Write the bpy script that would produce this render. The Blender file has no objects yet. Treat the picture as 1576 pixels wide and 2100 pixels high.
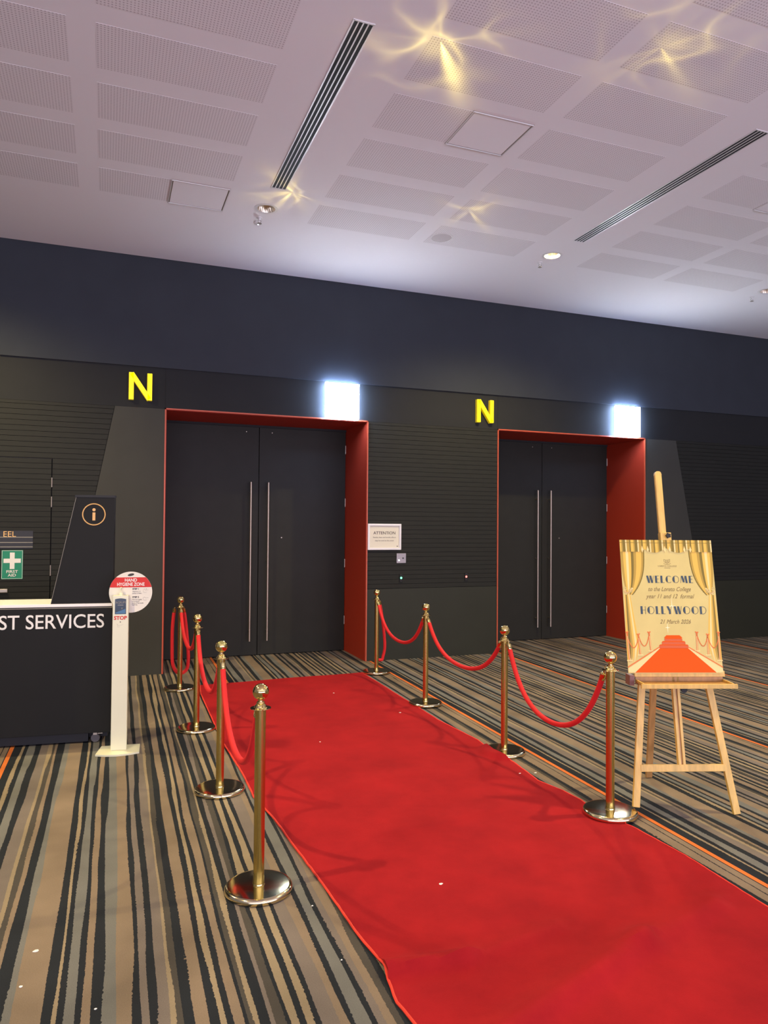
import bpy, bmesh, math, random
from mathutils import Vector, Matrix
random.seed(7)
R = math.radians
COL = bpy.context.scene.collection
SC = bpy.context.scene

# ------------------------------------------------------------------ camera
cam_d = bpy.data.cameras.new('camera'); cam = bpy.data.objects.new('camera', cam_d); COL.objects.link(cam)
cam_d.sensor_fit = 'HORIZONTAL'; cam_d.sensor_width = 36.0; cam_d.lens = 36.0 * 1495.3 / 1576
fw = Vector((0.35610, 0.93425, 0.01915)); ri = Vector((0.93434, -0.35630, 0.00810)); up = Vector((-0.01439, -0.01501, 0.99978))
cam.matrix_world = Matrix(((ri.x, up.x, -fw.x, 0), (ri.y, up.y, -fw.y, -8.41), (ri.z, up.z, -fw.z, 1.65), (0, 0, 0, 1)))
cam_d.clip_start = 0.05
SC.camera = cam

# ------------------------------------------------------------------ exposure, world, large lights
SC.view_settings.view_transform = 'Standard'; SC.view_settings.look = 'None'
SC.view_settings.gamma = 1; SC.view_settings.exposure = 0.0; SC.view_settings.use_curve_mapping = False
W = bpy.data.worlds.new('foyer'); SC.world = W; W.use_nodes = True
W.node_tree.nodes['Background'].inputs[0].default_value = (0.60, 0.58, 0.66, 1)
W.node_tree.nodes['Background'].inputs[1].default_value = 0.35

def lamp(name, kind, loc, energy, color, **kw):
    d = bpy.data.lights.new(name, kind); d.energy = energy; d.color = color
    for k, v in kw.items(): setattr(d, k, v)
    o = bpy.data.objects.new(name, d); o.location = loc; COL.objects.link(o); return o
# added soft fill behind the camera, tilted up to brighten the ceiling
rear_fill = lamp('rear_fill_light', 'AREA', (2.0, -14.5, 1.2), 1520, (0.80, 0.76, 1.0), shape='RECTANGLE', size=18.0, size_y=2.2)
rear_fill.rotation_euler = (R(138), 0, 0)
WARM = (1.0, 0.81, 0.41)
# lit ceiling downlights (the lamps proper; fittings are built further down); the rearmost is an added fill
for (lx, ly, e) in ((-1.77, -1.73, 430), (4.47, -1.73, 280), (-1.77, -5.3, 400), (4.47, -5.3, 390), (1.35, -8.87, 45), (7.59, -5.3, 90)):
    lamp('downlight_lamp', 'SPOT', (lx, ly, 4.60), e * 1.45, WARM, spot_size=R(146), spot_blend=0.8, shadow_soft_size=0.045)

# ------------------------------------------------------------------ materials
def inp(n, k, v):
    if k in n.inputs: n.inputs[k].default_value = v
def mat(name, color, rough=0.6, metal=0.0, spec=0.5, emit=None, es=0.0, noise=0.0, nscale=8.0, bump=0.0, bscale=200.0, sheen=0.0, stretch=None):
    m = bpy.data.materials.new(name); m.use_nodes = True; nt = m.node_tree; b = nt.nodes['Principled BSDF']
    c = (*color, 1)
    inp(b, 'Base Color', c); inp(b, 'Roughness', rough); inp(b, 'Metallic', metal); inp(b, 'Specular IOR Level', spec)
    if sheen: inp(b, 'Sheen Weight', sheen); inp(b, 'Sheen Roughness', 0.4); inp(b, 'Sheen Tint', (*color, 1))
    if emit: inp(b, 'Emission Color', (*emit, 1)); inp(b, 'Emission Strength', es)
    if noise or bump:
        tc = nt.nodes.new('ShaderNodeTexCoord'); src = tc.outputs['Object']
        if stretch:
            mp = nt.nodes.new('ShaderNodeMapping'); mp.inputs['Scale'].default_value = stretch
            nt.links.new(src, mp.inputs[0]); src = mp.outputs[0]
    if noise:
        n = nt.nodes.new('ShaderNodeTexNoise'); n.inputs['Scale'].default_value = nscale; n.inputs['Detail'].default_value = 4
        nt.links.new(src, n.inputs['Vector'])
        r = nt.nodes.new('ShaderNodeValToRGB'); nt.links.new(n.outputs['Fac'], r.inputs[0])
        r.color_ramp.elements[0].position = 0.3; r.color_ramp.elements[1].position = 0.7
        r.color_ramp.elements[0].color = tuple(x * (1 - noise) for x in color) + (1,)
        r.color_ramp.elements[1].color = tuple(min(1, x * (1 + noise)) for x in color) + (1,)
        nt.links.new(r.outputs[0], b.inputs['Base Color'])
    if bump:
        n = nt.nodes.new('ShaderNodeTexNoise'); n.inputs['Scale'].default_value = bscale
        nt.links.new(src, n.inputs['Vector'])
        bp = nt.nodes.new('ShaderNodeBump'); bp.inputs['Strength'].default_value = bump; bp.inputs['Distance'].default_value = 0.002
        nt.links.new(n.outputs['Fac'], bp.inputs['Height']); nt.links.new(bp.outputs[0], b.inputs['Normal'])
    return m

M = {}
M['wall_upper'] = mat('matt slate wall', (0.036, 0.041, 0.050), 0.8, noise=0.05, nscale=3, spec=0.2)
M['wall_band'] = mat('dark lining board', (0.019, 0.020, 0.021), 0.7, noise=0.06, nscale=3, spec=0.2)
M['ribbed'] = mat('ribbed dark board', (0.019, 0.0195, 0.016), 0.6, noise=0.1, nscale=6, stretch=(1, 1, 8), spec=0.2)
M['backing'] = mat('groove backing', (0.008, 0.008, 0.008), 0.9)
M['panel'] = mat('charcoal panel', (0.050, 0.050, 0.043), 0.7, noise=0.05, nscale=3, spec=0.2)
M['dado'] = mat('dado panel', (0.028, 0.029, 0.019), 0.45, noise=0.05, nscale=3, spec=0.2)
M['door'] = mat('dark door leaf', (0.023, 0.0225, 0.018), 0.55, noise=0.06, nscale=5, spec=0.2)
M['reveal'] = mat('red reveal', (0.36, 0.034, 0.014), 0.5, spec=0.2)
M['trim'] = mat('lit-toned red edge', (0.52, 0.09, 0.035), 0.4)  # same red as the reveal, with caught light painted into the colour
M['steel'] = mat('brushed steel', (0.50, 0.44, 0.36), 0.45, 1.0)
M['ceiling'] = mat('white ceiling plaster', (0.80, 0.775, 0.79), 0.9)
M['alu'] = mat('white metal', (0.75, 0.73, 0.72), 0.4, 0.2)
M['chrome'] = mat('silvery reflector', (0.75, 0.66, 0.52), 0.3, 1.0)
M['black'] = mat('black', (0.006, 0.006, 0.007), 0.6)
M['slot'] = mat('slot dark', (0.003, 0.003, 0.003), 0.7)
M['lit'] = mat('lit lamp', (1, 0.9, 0.6), 0.5, emit=(1.0, 0.86, 0.42), es=5.0)
M['ring'] = mat('lit ring', (1, 0.95, 0.7), 0.5, emit=(1.0, 0.93, 0.62), es=4.0)
M['neon'] = mat('yellow neon', (1, 0.9, 0.0), 0.4, emit=(1.0, 0.86, 0.0), es=1.6)
M['neon_case'] = mat('yellow letter casing', (0.55, 0.40, 0.03), 0.4, emit=(1.0, 0.75, 0.0), es=0.25)
M['exit'] = mat('exit panel face', (1, 1, 1), 0.4, emit=(0.86, 0.92, 1.0), es=70.0)
M['exit_edge'] = mat('exit panel added edge glow', (0.8, 0.9, 1), 0.4, emit=(0.42, 0.60, 1.0), es=130.0)  # edge glow added to stand in for blue glare and light the ceiling
M['brass'] = mat('polished brass', (0.78, 0.63, 0.27), 0.09, 1.0)
M['brass_pole'] = mat('satin brass', (0.64, 0.51, 0.17), 0.2, 1.0)
M['brass_base'] = mat('brass base plate', (0.78, 0.67, 0.42), 0.11, 1.0, bump=0.04, bscale=14)
M['rope'] = mat('red velvet', (0.62, 0.009, 0.013), 0.75, sheen=0.35, bump=0.4, bscale=400)
M['desk'] = mat('charcoal laminate', (0.0105, 0.0105, 0.0095), 0.6, noise=0.05, nscale=4, spec=0.2)
M['desk_white'] = mat('white worktop', (0.85, 0.82, 0.76), 0.35)
M['white'] = mat('white powder coat', (0.72, 0.71, 0.52), 0.4)
M['paper'] = mat('printed paper', (0.74, 0.71, 0.60), 0.6)
M['red_ink'] = mat('red print', (0.60, 0.02, 0.012), 0.6)
M['ink'] = mat('dark print', (0.05, 0.045, 0.04), 0.7)
M['grey_ink'] = mat('grey print', (0.30, 0.28, 0.24), 0.7)
M['letter_white'] = mat('white lettering', (0.78, 0.76, 0.70), 0.5)
M['gold_ink'] = mat('gold lettering', (0.75, 0.44, 0.15), 0.5)
M['green'] = mat('green sign', (0.0, 0.22, 0.11), 0.5)
M['blue_dark'] = mat('dark blue label', (0.012, 0.03, 0.05), 0.2)
M['blue_mid'] = mat('blue label', (0.03, 0.13, 0.25), 0.3)
M['wood'] = mat('beech wood', (0.72, 0.46, 0.11), 0.45, noise=0.16, nscale=5, stretch=(8, 8, 0.7))
M['wood_shade'] = mat('shaded beech wood', (0.44, 0.23, 0.07), 0.5, noise=0.15, nscale=5, stretch=(8, 8, 0.7))  # darker copy of the beech, shade of back and tray painted in
M['rubber'] = mat('black rubber', (0.015, 0.015, 0.015), 0.7)
M['clear'] = mat('grey castor wheel', (0.12, 0.11, 0.11), 0.3)
M['led_g'] = mat('green led', (0, 1, 0.3), 0.4, emit=(0.15, 1.0, 0.4), es=4)
M['led_r'] = mat('red led', (1, 0.1, 0.1), 0.4, emit=(1.0, 0.15, 0.12), es=4)
M['led_w'] = mat('white led', (1, 1, 1), 0.4, emit=(0.8, 0.85, 1.0), es=4)
M['olive_gap'] = mat('shadow gap strip', (0.16, 0.13, 0.07), 0.8)
M['scrap'] = mat('paper scrap', (0.85, 0.82, 0.74), 0.7)
# poster inks
M['p_cream'] = mat('poster cream', (0.68, 0.56, 0.20), 0.6, noise=0.05, nscale=6, spec=0.15)
M['p_gold'] = mat('poster gold', (0.80, 0.50, 0.09), 0.45, spec=0.15)
M['p_gold2'] = mat('poster mid gold', (0.48, 0.32, 0.06), 0.45, spec=0.15)
M['p_olive'] = mat('poster olive', (0.22, 0.165, 0.035), 0.5, spec=0.15)
M['p_light'] = mat('poster light gold', (0.92, 0.68, 0.28), 0.45, spec=0.15)
M['p_orange'] = mat('poster orange', (0.76, 0.10, 0.003), 0.6, spec=0.15)
M['p_orange2'] = mat('poster brick', (0.66, 0.13, 0.04), 0.45, spec=0.15)
M['p_rope'] = mat('poster rope orange', (0.74, 0.20, 0.05), 0.45, spec=0.15)
M['p_blue'] = mat('poster slate blue', (0.065, 0.095, 0.115), 0.5, spec=0.15)
M['p_grey'] = mat('poster olive grey', (0.26, 0.19, 0.07), 0.5, spec=0.15)
M['p_star'] = mat('poster star', (0.95, 0.86, 0.52), 0.4, spec=0.15)

def node_carpet():
    m = bpy.data.materials.new('striped carpet'); m.use_nodes = True; nt = m.node_tree; N = nt.nodes; L = nt.links; b = N['Principled BSDF']
    inp(b, 'Roughness', 0.95); inp(b, 'Specular IOR Level', 0.15)
    def math_(op, a, c=None, d=None):
        n = N.new('ShaderNodeMath'); n.operation = op
        for i, v in enumerate((a, c, d)):
            if v is None: continue
            if isinstance(v, (int, float)): n.inputs[i].default_value = v
            else: L.new(v, n.inputs[i])
        return n.outputs[0]
    tc = N.new('ShaderNodeTexCoord'); sp = N.new('ShaderNodeSeparateXYZ'); L.new(tc.outputs['Object'], sp.inputs[0])
    X, Y = sp.outputs[0], sp.outputs[1]
    def noise(sx, sy, scale=1.0, det=1.0):
        cb = N.new('ShaderNodeCombineXYZ'); L.new(math_('MULTIPLY', X, sx), cb.inputs[0]); L.new(math_('MULTIPLY', Y, sy), cb.inputs[1])
        n = N.new('ShaderNodeTexNoise'); n.inputs['Scale'].default_value = scale; n.inputs['Detail'].default_value = det
        L.new(cb.outputs[0], n.inputs['Vector']); return math_('SUBTRACT', n.outputs['Fac'], 0.5)
    xp = math_('SUBTRACT', X, math_('MULTIPLY', Y, math_('MULTIPLY_ADD', X, 0.0043, 0.0135)))
    ph0 = math_('FRACT', math_('DIVIDE', math_('ADD', xp, 0.609), 1.815))
    jag = math_('MULTIPLY', noise(25, 25, 3), 0.0042)
    wob = math_('MULTIPLY', noise(20, 0.9, 1, 2), 0.024)
    wob2 = math_('MULTIPLY', noise(1.5, 0.5), 0.006)
    # no wobble near the orange line
    near = math_('GREATER_THAN', math_('PINGPONG', math_('ADD', ph0, -0.0065), 0.5), 0.012)
    ph = math_('ADD', ph0, math_('MULTIPLY', near, math_('ADD', math_('ADD', jag, wob), wob2)))
    T = [('O', -.609), ('K', -.585), ('L', -.528), ('K', -.516), ('G', -.487), ('K', -.435), ('M', -.397), ('L', -.345), ('D', -.325), ('T', -.304), ('K', -.280), ('G', -.235), ('T', -.211),
         ('K', -.110), ('L', -.075), ('K', -.058), ('G', -.038), ('K', 0.0), ('T', .0191), ('K', .0435), ('G', .0857), ('T', .130), ('K', .186), ('M', .210), ('K', .2414), ('M', .266), ('L', .306), ('D', .326), ('K', .3505),
         ('T', .3777), ('K', .4313), ('L', .4581), ('K', .4782), ('T', .5005), ('K', .5331), ('D', .5496), ('L', .572), ('K', .5876), ('M', .6234), ('D', .6413), ('K', .6727), ('L', .6883), ('K', .713), ('L', .7443), ('K', .7712),
         ('M', .7936), ('T', .8475), ('K', .8834), ('G', .9058), ('K', .944), ('M', .9665), ('T', .9957), ('D', 1.03), ('K', 1.059), ('T', 1.0875), ('K', 1.154), ('T', 1.163), ('K', 1.192), ('T', 1.2015)]
    C = {'O': (0.62, 0.16, 0.035), 'K': (0.017, 0.020, 0.025), 'L': (0.26, 0.205, 0.135), 'T': (0.21, 0.158, 0.112), 'G': (0.150, 0.148, 0.138), 'M': (0.165, 0.137, 0.12), 'D': (0.065, 0.058, 0.050)}
    def ramp(items):
        r = N.new('ShaderNodeValToRGB'); cr = r.color_ramp; cr.interpolation = 'CONSTANT'
        while len(cr.elements) > 1: cr.elements.remove(cr.elements[-1])
        cr.elements[0].position = 0; cr.elements[0].color = (*C[items[0][0]], 1)
        for c, x in items[1:]:
            e = cr.elements.new((x + .609) / 1.815); e.color = (*C[c], 1)
        L.new(ph, r.inputs[0]); return r.outputs[0]
    r1 = ramp(T[:29]); r2 = ramp(T[28:])
    thr = (T[29][1] + .609) / 1.815
    mx = N.new('ShaderNodeMix'); mx.data_type = 'RGBA'; L.new(math_('GREATER_THAN', ph, thr - 0.001), mx.inputs[0]); L.new(r1, mx.inputs[6]); L.new(r2, mx.inputs[7])
    # wear and pile variation
    wear = math_('MULTIPLY_ADD', noise(1, 1, 2.2, 3), 1.0, 0.95)
    pile = math_('MULTIPLY_ADD', noise(1, 1, 260, 2), 0.5, 1.0)
    mul = N.new('ShaderNodeMix'); mul.data_type = 'RGBA'; mul.blend_type = 'MULTIPLY'; mul.inputs[0].default_value = 1
    L.new(mx.outputs[2], mul.inputs[6]); cbn = N.new('ShaderNodeCombineXYZ'); w = math_('MULTIPLY', wear, pile)
    for i in range(3): L.new(w, cbn.inputs[i])
    L.new(cbn.outputs[0], mul.inputs[7]); L.new(mul.outputs[2], b.inputs['Base Color'])
    return m
M['carpet'] = node_carpet()

def node_perf():
    m = bpy.data.materials.new('perforated ceiling board'); m.use_nodes = True; nt = m.node_tree; N = nt.nodes; L = nt.links; b = N['Principled BSDF']
    inp(b, 'Roughness', 0.9)
    tc = N.new('ShaderNodeTexCoord'); mp = N.new('ShaderNodeMapping'); L.new(tc.outputs['Object'], mp.inputs[0]); mp.inputs['Scale'].default_value = (50, 50, 0)
    fr = N.new('ShaderNodeVectorMath'); fr.operation = 'FRACTION'; L.new(mp.outputs[0], fr.inputs[0])
    sb = N.new('ShaderNodeVectorMath'); sb.operation = 'DISTANCE'; L.new(fr.outputs[0], sb.inputs[0]); sb.inputs[1].default_value = (0.5, 0.5, 0)
    lt = N.new('ShaderNodeMath'); lt.operation = 'LESS_THAN'; L.new(sb.outputs['Value'], lt.inputs[0]); lt.inputs[1].default_value = 0.25
    mx = N.new('ShaderNodeMix'); mx.data_type = 'RGBA'; L.new(lt.outputs[0], mx.inputs[0]); mx.inputs[6].default_value = (0.765, 0.735, 0.745, 1); mx.inputs[7].default_value = (0.50, 0.46, 0.475, 1)
    L.new(mx.outputs[2], b.inputs['Base Color'])
    return m
M['perf'] = node_perf()

def node_red():
    m = bpy.data.materials.new('red carpet pile'); m.use_nodes = True; nt = m.node_tree; N = nt.nodes; L = nt.links; b = N['Principled BSDF']
    inp(b, 'Roughness', 0.95); inp(b, 'Specular IOR Level', 0.1); inp(b, 'Sheen Weight', 0.12); inp(b, 'Sheen Roughness', 0.5); inp(b, 'Sheen Tint', (0.9, 0.1, 0.08, 1))
    tc = N.new('ShaderNodeTexCoord')
    n = N.new('ShaderNodeTexNoise'); n.inputs['Scale'].default_value = 2.6; n.inputs['Detail'].default_value = 6; n.inputs['Roughness'].default_value = 0.65; L.new(tc.outputs['Object'], n.inputs['Vector'])
    r = N.new('ShaderNodeValToRGB'); L.new(n.outputs['Fac'], r.inputs[0])
    r.color_ramp.elements[0].position = 0.3; r.color_ramp.elements[0].color = (0.245, 0.007, 0.011, 1)
    r.color_ramp.elements[1].position = 0.7; r.color_ramp.elements[1].color = (0.35, 0.011, 0.015, 1)
    L.new(r.outputs[0], b.inputs['Base Color'])
    f = N.new('ShaderNodeTexNoise'); f.inputs['Scale'].default_value = 330; f.inputs['Detail'].default_value = 3; L.new(tc.outputs['Object'], f.inputs['Vector'])
    bp = N.new('ShaderNodeBump'); bp.inputs['Strength'].default_value = 0.5; bp.inputs['Distance'].default_value = 0.003; L.new(f.outputs['Fac'], bp.inputs['Height']); L.new(bp.outputs[0], b.inputs['Normal'])
    return m
M['red'] = node_red()

# ------------------------------------------------------------------ mesh helpers
class MB:
    def __init__(s): s.bm = bmesh.new(); s.mats = []
    def mi(s, m):
        if m is None: return 0
        if m not in s.mats: s.mats.append(m)
        return s.mats.index(m)
    def face(s, pts, m=None):
        vs = [s.bm.verts.new(p) for p in pts]
        f = s.bm.faces.new(vs); f.material_index = s.mi(m); return f
    def box(s, x0, x1, y0, y1, z0, z1, m=None, bev=0.0, mx=None):
        P = [Vector((x, y, z)) for x in (x0, x1) for y in (y0, y1) for z in (z0, z1)]
        if mx is not None: P = [mx @ p for p in P]
        v = [s.bm.verts.new(p) for p in P]; k = s.mi(m); fs = []
        for q in ((0, 1, 3, 2), (4, 6, 7, 5), (0, 4, 5, 1), (2, 3, 7, 6), (0, 2, 6, 4), (1, 5, 7, 3)):
            f = s.bm.faces.new([v[i] for i in q]); f.material_index = k; fs.append(f)
        if bev:
            es = {e for f in fs for e in f.edges}
            r = bmesh.ops.bevel(s.bm, geom=list(es), offset=bev, segments=2, affect='EDGES', profile=0.6)
            for f in r['faces']: f.material_index = k
    def prism(s, pts, axis, a, b, m=None, mx=None):      # pts 2D polygon, extruded along axis from a to b
        def P(p, t):
            q = {0: (t, p[0], p[1]), 1: (p[0], t, p[1]), 2: (p[0], p[1], t)}[axis]
            q = Vector(q); return mx @ q if mx is not None else q
        A = [s.bm.verts.new(P(p, a)) for p in pts]; B = [s.bm.verts.new(P(p, b)) for p in pts]; k = s.mi(m); n = len(pts)
        for f in (A, B[::-1]):
            s.bm.faces.new(f).material_index = k
        for i in range(n):
            s.bm.faces.new((A[i], B[i], B[(i + 1) % n], A[(i + 1) % n])).material_index = k
    def lathe(s, prof, seg=32, m=None, c=(0, 0, 0), mx=None):   # prof: list of (r, z)
        k = s.mi(m); rings = []
        for r, z in prof:
            if r < 1e-6:
                p = Vector((c[0], c[1], c[2] + z)); rings.append([s.bm.verts.new(mx @ p if mx is not None else p)])
            else:
                ring = []
                for i in range(seg):
                    a = 2 * math.pi * i / seg; p = Vector((c[0] + r * math.cos(a), c[1] + r * math.sin(a), c[2] + z))
                    ring.append(s.bm.verts.new(mx @ p if mx is not None else p))
                rings.append(ring)
        for A, B in zip(rings, rings[1:]):
            for i in range(seg):
                j = (i + 1) % seg
                if len(A) == 1 and len(B) == 1: continue
                if len(A) == 1: f = (A[0], B[j], B[i])
                elif len(B) == 1: f = (A[i], A[j], B[0])
                else: f = (A[i], A[j], B[j], B[i])
                try: s.bm.faces.new(f).material_index = k
                except ValueError: pass
    def tube(s, pts, r, seg=12, m=None, caps=True, closed=False):
        pts = [Vector(p) for p in pts]; k = s.mi(m); rings = []; n = len(pts); prev = None
        for i, p in enumerate(pts):
            t = (pts[min(i + 1, n - 1)] - pts[max(i - 1, 0)]).normalized()
            if closed: t = (pts[(i + 1) % n] - pts[i - 1]).normalized()
            if prev is None: a = t.orthogonal().normalized()
            else: a = (prev - t * prev.dot(t)).normalized()
            prev = a; b = t.cross(a); rr = r[i] if isinstance(r, (list, tuple)) else r
            rings.append([s.bm.verts.new(p + (a * math.cos(2 * math.pi * j / seg) + b * math.sin(2 * math.pi * j / seg)) * rr) for j in range(seg)])
        pairs = list(zip(rings, rings[1:])) + ([(rings[-1], rings[0])] if closed else [])
        for A, B in pairs:
            for j in range(seg):
                s.bm.faces.new((A[j], A[(j + 1) % seg], B[(j + 1) % seg], B[j])).material_index = k
        if caps and not closed:
            s.bm.faces.new(rings[0][::-1]).material_index = k; s.bm.faces.new(rings[-1]).material_index = k
    def build(s, name, m=None, parent=None, smooth=False, loc=None):
        bmesh.ops.recalc_face_normals(s.bm, faces=s.bm.faces[:])
        me = bpy.data.meshes.new(name); s.bm.to_mesh(me); s.bm.free()
        if m is not None and not s.mats: me.materials.append(m)
        for q in s.mats: me.materials.append(q)
        if smooth:
            for p in me.polygons: p.use_smooth = True
            try: me.set_sharp_from_angle(angle=R(38))
            except Exception: pass
        o = bpy.data.objects.new(name, me); COL.objects.link(o)
        if loc: o.location = loc
        if parent: o.parent = parent
        return o
def tag(o, label=None, cat=None, group=None, kind=None):
    if label: o['label'] = label
    if cat: o['category'] = cat
    if group: o['group'] = group
    if kind: o['kind'] = kind
    return o
def thing(name, label, cat, loc=(0, 0, 0), rz=0.0, group=None):
    o = bpy.data.objects.new(name, None); COL.objects.link(o); o.location = loc; o.rotation_euler = (0, 0, rz)
    o.empty_display_size = 0.1
    return tag(o, label, cat, group)
def struct(o): o['kind'] = 'structure'; return o
def dup(root, loc, rz, label):
    r = root.copy(); COL.objects.link(r); r.location = loc; r.rotation_euler = (0, 0, rz); r['label'] = label
    for ch in list(root.children):
        c = ch.copy(); COL.objects.link(c); c.parent = r
        for g in ch.children:
            d = g.copy(); COL.objects.link(d); d.parent = c
    return r
def text(name, body, size, m, parent, mx, align='CENTER', shear=0.0, extrude=0.001, bold=0.0, xs=1.0, spacing=1.0):
    """writing as flat geometry; mx puts the text's X/Y plane in place"""
    cu = bpy.data.curves.new(name, 'FONT'); cu.body = body; cu.size = size; cu.align_x = align; cu.shear = shear
    cu.extrude = extrude; cu.offset = bold; cu.space_character = spacing; cu.resolution_u = 4
    t = bpy.data.objects.new(name + '_tmp', cu); COL.objects.link(t)
    dg = bpy.context.evaluated_depsgraph_get(); me = bpy.data.meshes.new_from_object(t.evaluated_get(dg))
    bpy.data.objects.remove(t); me.name = name
    me.transform(mx @ Matrix.Diagonal((xs, 1, 1, 1)))
    me.materials.clear(); me.materials.append(m)
    o = bpy.data.objects.new(name, me); COL.objects.link(o); o.parent = parent
    return o
def wall_mx(x, y, z): # text facing -Y
    return Matrix.Translation((x, y, z)) @ Matrix.Rotation(R(90), 4, 'X')

# ------------------------------------------------------------------ setting
ZC = 4.589
b = MB(); b.box(-9, 15, -16, 1.4, -0.2, 0.0); struct(b.build('floor', M['carpet']))
# ceiling with round cut-outs for downlights
DL = [(-1.77, -1.73, 1), (1.35, -1.73, 0), (4.47, -1.73, 1), (7.59, -1.73, 0), (-1.77, -5.3, 1), (1.35, -5.3, 0), (4.47, -5.3, 1), (7.59, -5.3, 1), (1.35, -8.87, 1)]
DR = 0.088
b = MB()
xs = sorted({-9, 15} | {v for x in (-1.77, 1.35, 4.47, 7.59) for v in (x - .15, x + .15)})
ys = sorted({-16, -0.03} | {v for y in (-1.73, -5.3, -8.87) for v in (y - .15, y + .15)})
for i in range(len(xs) - 1):
    for j in range(len(ys) - 1):
        cx, cy = (xs[i] + xs[i + 1]) / 2, (ys[j] + ys[j + 1]) / 2
        if any(abs(cx - d[0]) < .01 and abs(cy - d[1]) < .01 for d in DL):
            n = 32
            for k in range(n):
                a0, a1 = 2 * math.pi * k / n, 2 * math.pi * (k + 1) / n
                def sq(a):
                    c, s = math.cos(a), math.sin(a); t = .15 / max(abs(c), abs(s)); return (cx + c * t, cy + s * t, ZC)
                b.face([(cx + DR * math.cos(a0), cy + DR * math.sin(a0), ZC), sq(a0), sq(a1), (cx + DR * math.cos(a1), cy + DR * math.sin(a1), ZC)], M['ceiling'])
        else:
            b.face([(xs[i], ys[j], ZC), (xs[i], ys[j + 1], ZC), (xs[i + 1], ys[j + 1], ZC), (xs[i + 1], ys[j], ZC)], M['ceiling'])
b.box(-9, 15, -16, 1.4, ZC + .35, ZC + .45, M['backing'])
cols = []
for k in range(-3, 4):
    cols += [(-1.33 + 3.12 * k, -0.26 + 3.12 * k), (-0.10 + 3.12 * k, 0.98 + 3.12 * k)]
# leave the hatches' openings free of perforation
HATCH = [(0.73, -1.77), (2.635, -3.63), (5.77, -3.63)]
for (x0, x1) in cols:
    if x1 < -8 or x0 > 14: continue
    for r in range(20):
        y1 = -1.55 - 0.619 * r; y0 = y1 - .45
        if y0 < -15.5: continue
        xa, xb = x0, x1
        for hx, hy in HATCH:
            if x0 - .05 < hx < x1 + .05 and y0 < hy < y1:
                if hx > (x0 + x1) / 2: xb = hx - .25
                else: xa = hx + .25
        b.box(xa, xb, y0, y1, ZC - .0012, ZC + .001, M['perf'])
struct(b.build('ceiling'))

# back wall
D1 = (0.60, 2.98); D2 = (4.80, 7.19); ZF = 2.93; ZB = 3.38; DEP = 0.82
b = MB()
b.box(-9, 15, -0.02, 1.4, ZB, ZC + .35, M['wall_upper'])
b.box(-9, 15, 0.0, 1.4, ZF, ZB, M['wall_band'])
for x0, x1 in ((-9, D1[0]), (D1[1], D2[0]), (D2[1], 15)):
    b.box(x0, x1, 0.02, 1.4, 0, ZF, M['backing'])
for x0, x1 in (D1, D2): b.box(x0 - .01, x1 + .01, DEP + .07, 1.4, 0, ZF, M['backing'])
# vertical joints in the band
for x in (D1[0] - .006, D2[0] - .006): b.box(x, x + .005, -0.0012, 0.001, ZF, ZB, M['backing'])
# ribbed boards; the ends follow the slanted flat panels
def slantL(z): return 0.07 - (2.94 - z) * 0.19
def slantR(z): return 7.76 + (2.92 - z) * 0.21
P = 0.056
DOORL = (-1.50, -0.54, 2.33)
z = 0.88
while z < ZF - .01:
    z1 = min(z + P - .004, ZF - .002)
    if z < DOORL[2] - .02:
        b.box(-9, DOORL[0] - .004, -.002, .02, z, z1, M['ribbed'])
        b.prism([(DOORL[1] + .004, z), (slantL(z), z), (slantL(z1), z1), (DOORL[1] + .004, z1)], 1, -.002, .02, M['ribbed'])
    else:
        b.prism([(-9, z), (slantL(z), z), (slantL(z1), z1), (-9, z1)], 1, -.002, .02, M['ribbed'])
    b.box(D1[1] + .008, D2[0] - .008, -.002, .02, z, z1, M['ribbed'])
    b.prism([(slantR(z), z), (15, z), (15, z1), (slantR(z1), z1)], 1, -.002, .02, M['ribbed'])
    z += P
b.box(-9, DOORL[0] - .004, -.006, .02, 0, .875, M['dado'])
b.box(DOORL[1] + .004, slantL(.875), -.006, .02, 0, .875, M['dado'])
b.box(D1[1] + .008, D2[0] - .008, -.006, .02, 0, .875, M['dado'])
b.box(slantR(.875), 15, -.006, .02, 0, .875, M['dado'])
b.prism([(slantL(0) + .004, 0), (D1[0] - .008, 0), (D1[0] - .008, ZF - .002), (slantL(ZF) + .004, ZF - .002)], 1, -.006, .02, M['panel'])
b.prism([(D2[1] + .008, 0), (slantR(0) - .004, 0), (slantR(ZF) - .004, ZF - .002), (D2[1] + .008, ZF - .002)], 1, -.006, .02, M['panel'])
struct(b.build('wall_back'))

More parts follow.
